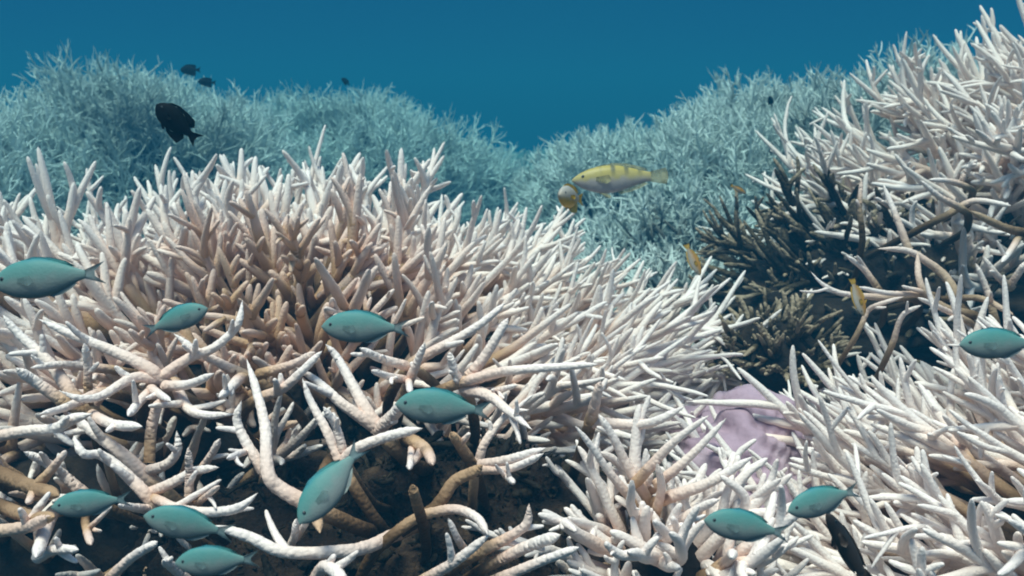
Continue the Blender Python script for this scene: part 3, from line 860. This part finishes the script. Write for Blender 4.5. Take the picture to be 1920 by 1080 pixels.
# yellow and white fish
M_YW = fish_mat("yellow_white_scales", [(0, (.62, .36, .01)), (.42, (.50, .30, .04)), (.60, (.36, .31, .24)), (1, (.40, .38, .34))], .4, -.2, .18)
M_YWF = plain_mat("yellow_fins", (.60, .36, .02), .4, .85)
yw = make_fish("yellow_bellied_damselfish",
    [0, .03, .06, .10, .14, .19, .21, .18, .12, .07, .05], [0, .03, .06, .10, .14, .20, .22, .20, .13, .075, .05], [0, .025, .04, .06, .08, .105, .11, .09, .06, .03, .014],
    M_YW, M_YWF,
    ([(.80, .05), (.80, .02), (.80, -.02), (.80, -.05)], [(1.02, .13), (.94, .03), (.94, -.03), (1.02, -.13)]),
    ([(.15, .16), (.3, .20), (.5, .18), (.64, .12), (.72, .07)], [(.2, .20), (.34, .25), (.55, .24), (.72, .20), (.80, .12)]),
    ([(.40, -.20), (.52, -.19), (.64, -.12), (.72, -.07)], [(.46, -.27), (.58, -.29), (.74, -.27), (.78, -.13)]),
    (.12, .05), True)
put(yw, "pale headed fish with yellow belly facing the viewer, below the barred fish", 1071, 370, 1.05, 50, 0, 60)

# slim brown-orange fish
M_BR = fish_mat("brown_orange_scales", [(0, (.40, .20, .02)), (.5, (.26, .14, .04)), (.8, (.22, .19, .15)), (1, (.30, .27, .24))], .5, -.14, .14)
M_BRF = plain_mat("brown_orange_fins", (.36, .22, .03), .5, .8)
slim = make_fish("slim_brown_fish",
    [0, .015, .03, .055, .075, .11, .13, .12, .085, .06, .045], [0, .015, .03, .055, .08, .115, .14, .125, .085, .055, .045], [0, .01, .018, .03, .04, .055, .065, .055, .035, .02, .012],
    M_BR, M_BRF,
    ([(.80, .045), (.80, .015), (.80, -.015), (.80, -.045)], [(.98, .09), (.96, .03), (.96, -.03), (.98, -.09)]),
    ([(.2, .105), (.4, .125), (.6, .10), (.74, .06)], [(.24, .13), (.43, .155), (.63, .135), (.79, .08)]),
    ([(.42, -.13), (.54, -.115), (.66, -.08), (.75, -.05)], [(.46, -.16), (.58, -.15), (.70, -.12), (.79, -.07)]),
    (.12, .03), True, .016)
BG_ = "small brown and orange fish among the coral"
put(slim, "slim brown and orange fish, upright, before the pale patch beside the white dome", 1299, 486, 1.05, 66, -110, 20, group=BG_)
put(slim, "small orange-brown fish upright in the dark hollow below the pinkish colony", 1608, 556, 0.94, 74, -100, 20, group=BG_)
put(slim, "small pale brown fish at the left tip of the dead coral", 1384, 355, 1.2, 34, -150, 0, group=BG_)
M_DK = fish_mat("dark_brown_scales", [(0, (.09, .065, .05)), (.5, (.06, .042, .032)), (1, (.03, .032, .036))], .55, -.14, .14)
M_DKF = plain_mat("dark_brown_fins", (.05, .036, .028), .5)
dark = make_fish("dark_brown_fish",
    [0, .015, .03, .045, .06, .08, .087, .083, .07, .056, .045], [0, .015, .03, .045, .06, .08, .09, .087, .07, .056, .045], [0, .015, .025, .035, .045, .055, .06, .05, .035, .025, .015],
    M_DK, M_DKF,
    ([(.80, .06), (.80, .02), (.80, -.02), (.80, -.06)], [(1.0, .10), (1.02, .03), (1.02, -.03), (1.0, -.10)]),
    ([(.2, .072), (.4, .08), (.6, .07), (.74, .05)], [(.24, .095), (.43, .11), (.63, .10), (.79, .075)]),
    ([(.42, -.082), (.54, -.078), (.66, -.06), (.75, -.047)], [(.46, -.105), (.58, -.105), (.70, -.095), (.79, -.07)]),
    (.12, .03), True, .016)
put(dark, "dark brown fish slanting out of the bottom edge under a green chromis", 1590, 1030, .55, 172, 58, 10)

# ------------------------------------------------------------------ the sea water: one even closed volume round everything, sky outside it
hz = bpy.data.materials.new("sea_water_haze"); hz.use_nodes = True
t = hz.node_tree; t.nodes.clear()
ho = t.nodes.new("ShaderNodeOutputMaterial"); pv = t.nodes.new("ShaderNodeVolumePrincipled")
pv.inputs['Color'].default_value = (0.018, 0.134, 0.245, 1)
pv.inputs['Absorption Color'].default_value = (0.0, 0.40, 0.455, 1)
pv.inputs['Density'].default_value = 0.26
pv.inputs['Anisotropy'].default_value = 0.0
t.links.new(pv.outputs[0], ho.inputs['Volume'])
x0, x1, y0, y1, z0, z1 = -45, 45, -45, 45, -4.0, 1.85
V = [(x, y, z) for z in (z0, z1) for (x, y) in ((x0, y0), (x1, y0), (x1, y1), (x0, y1))]
F = [(3, 2, 1, 0), (4, 5, 6, 7), (0, 1, 5, 4), (1, 2, 6, 5), (2, 3, 7, 6), (3, 0, 4, 7)]
o = obj("haze", mesh_np("haze", V, F, hz, smooth=False)); o['kind'] = 'stuff'
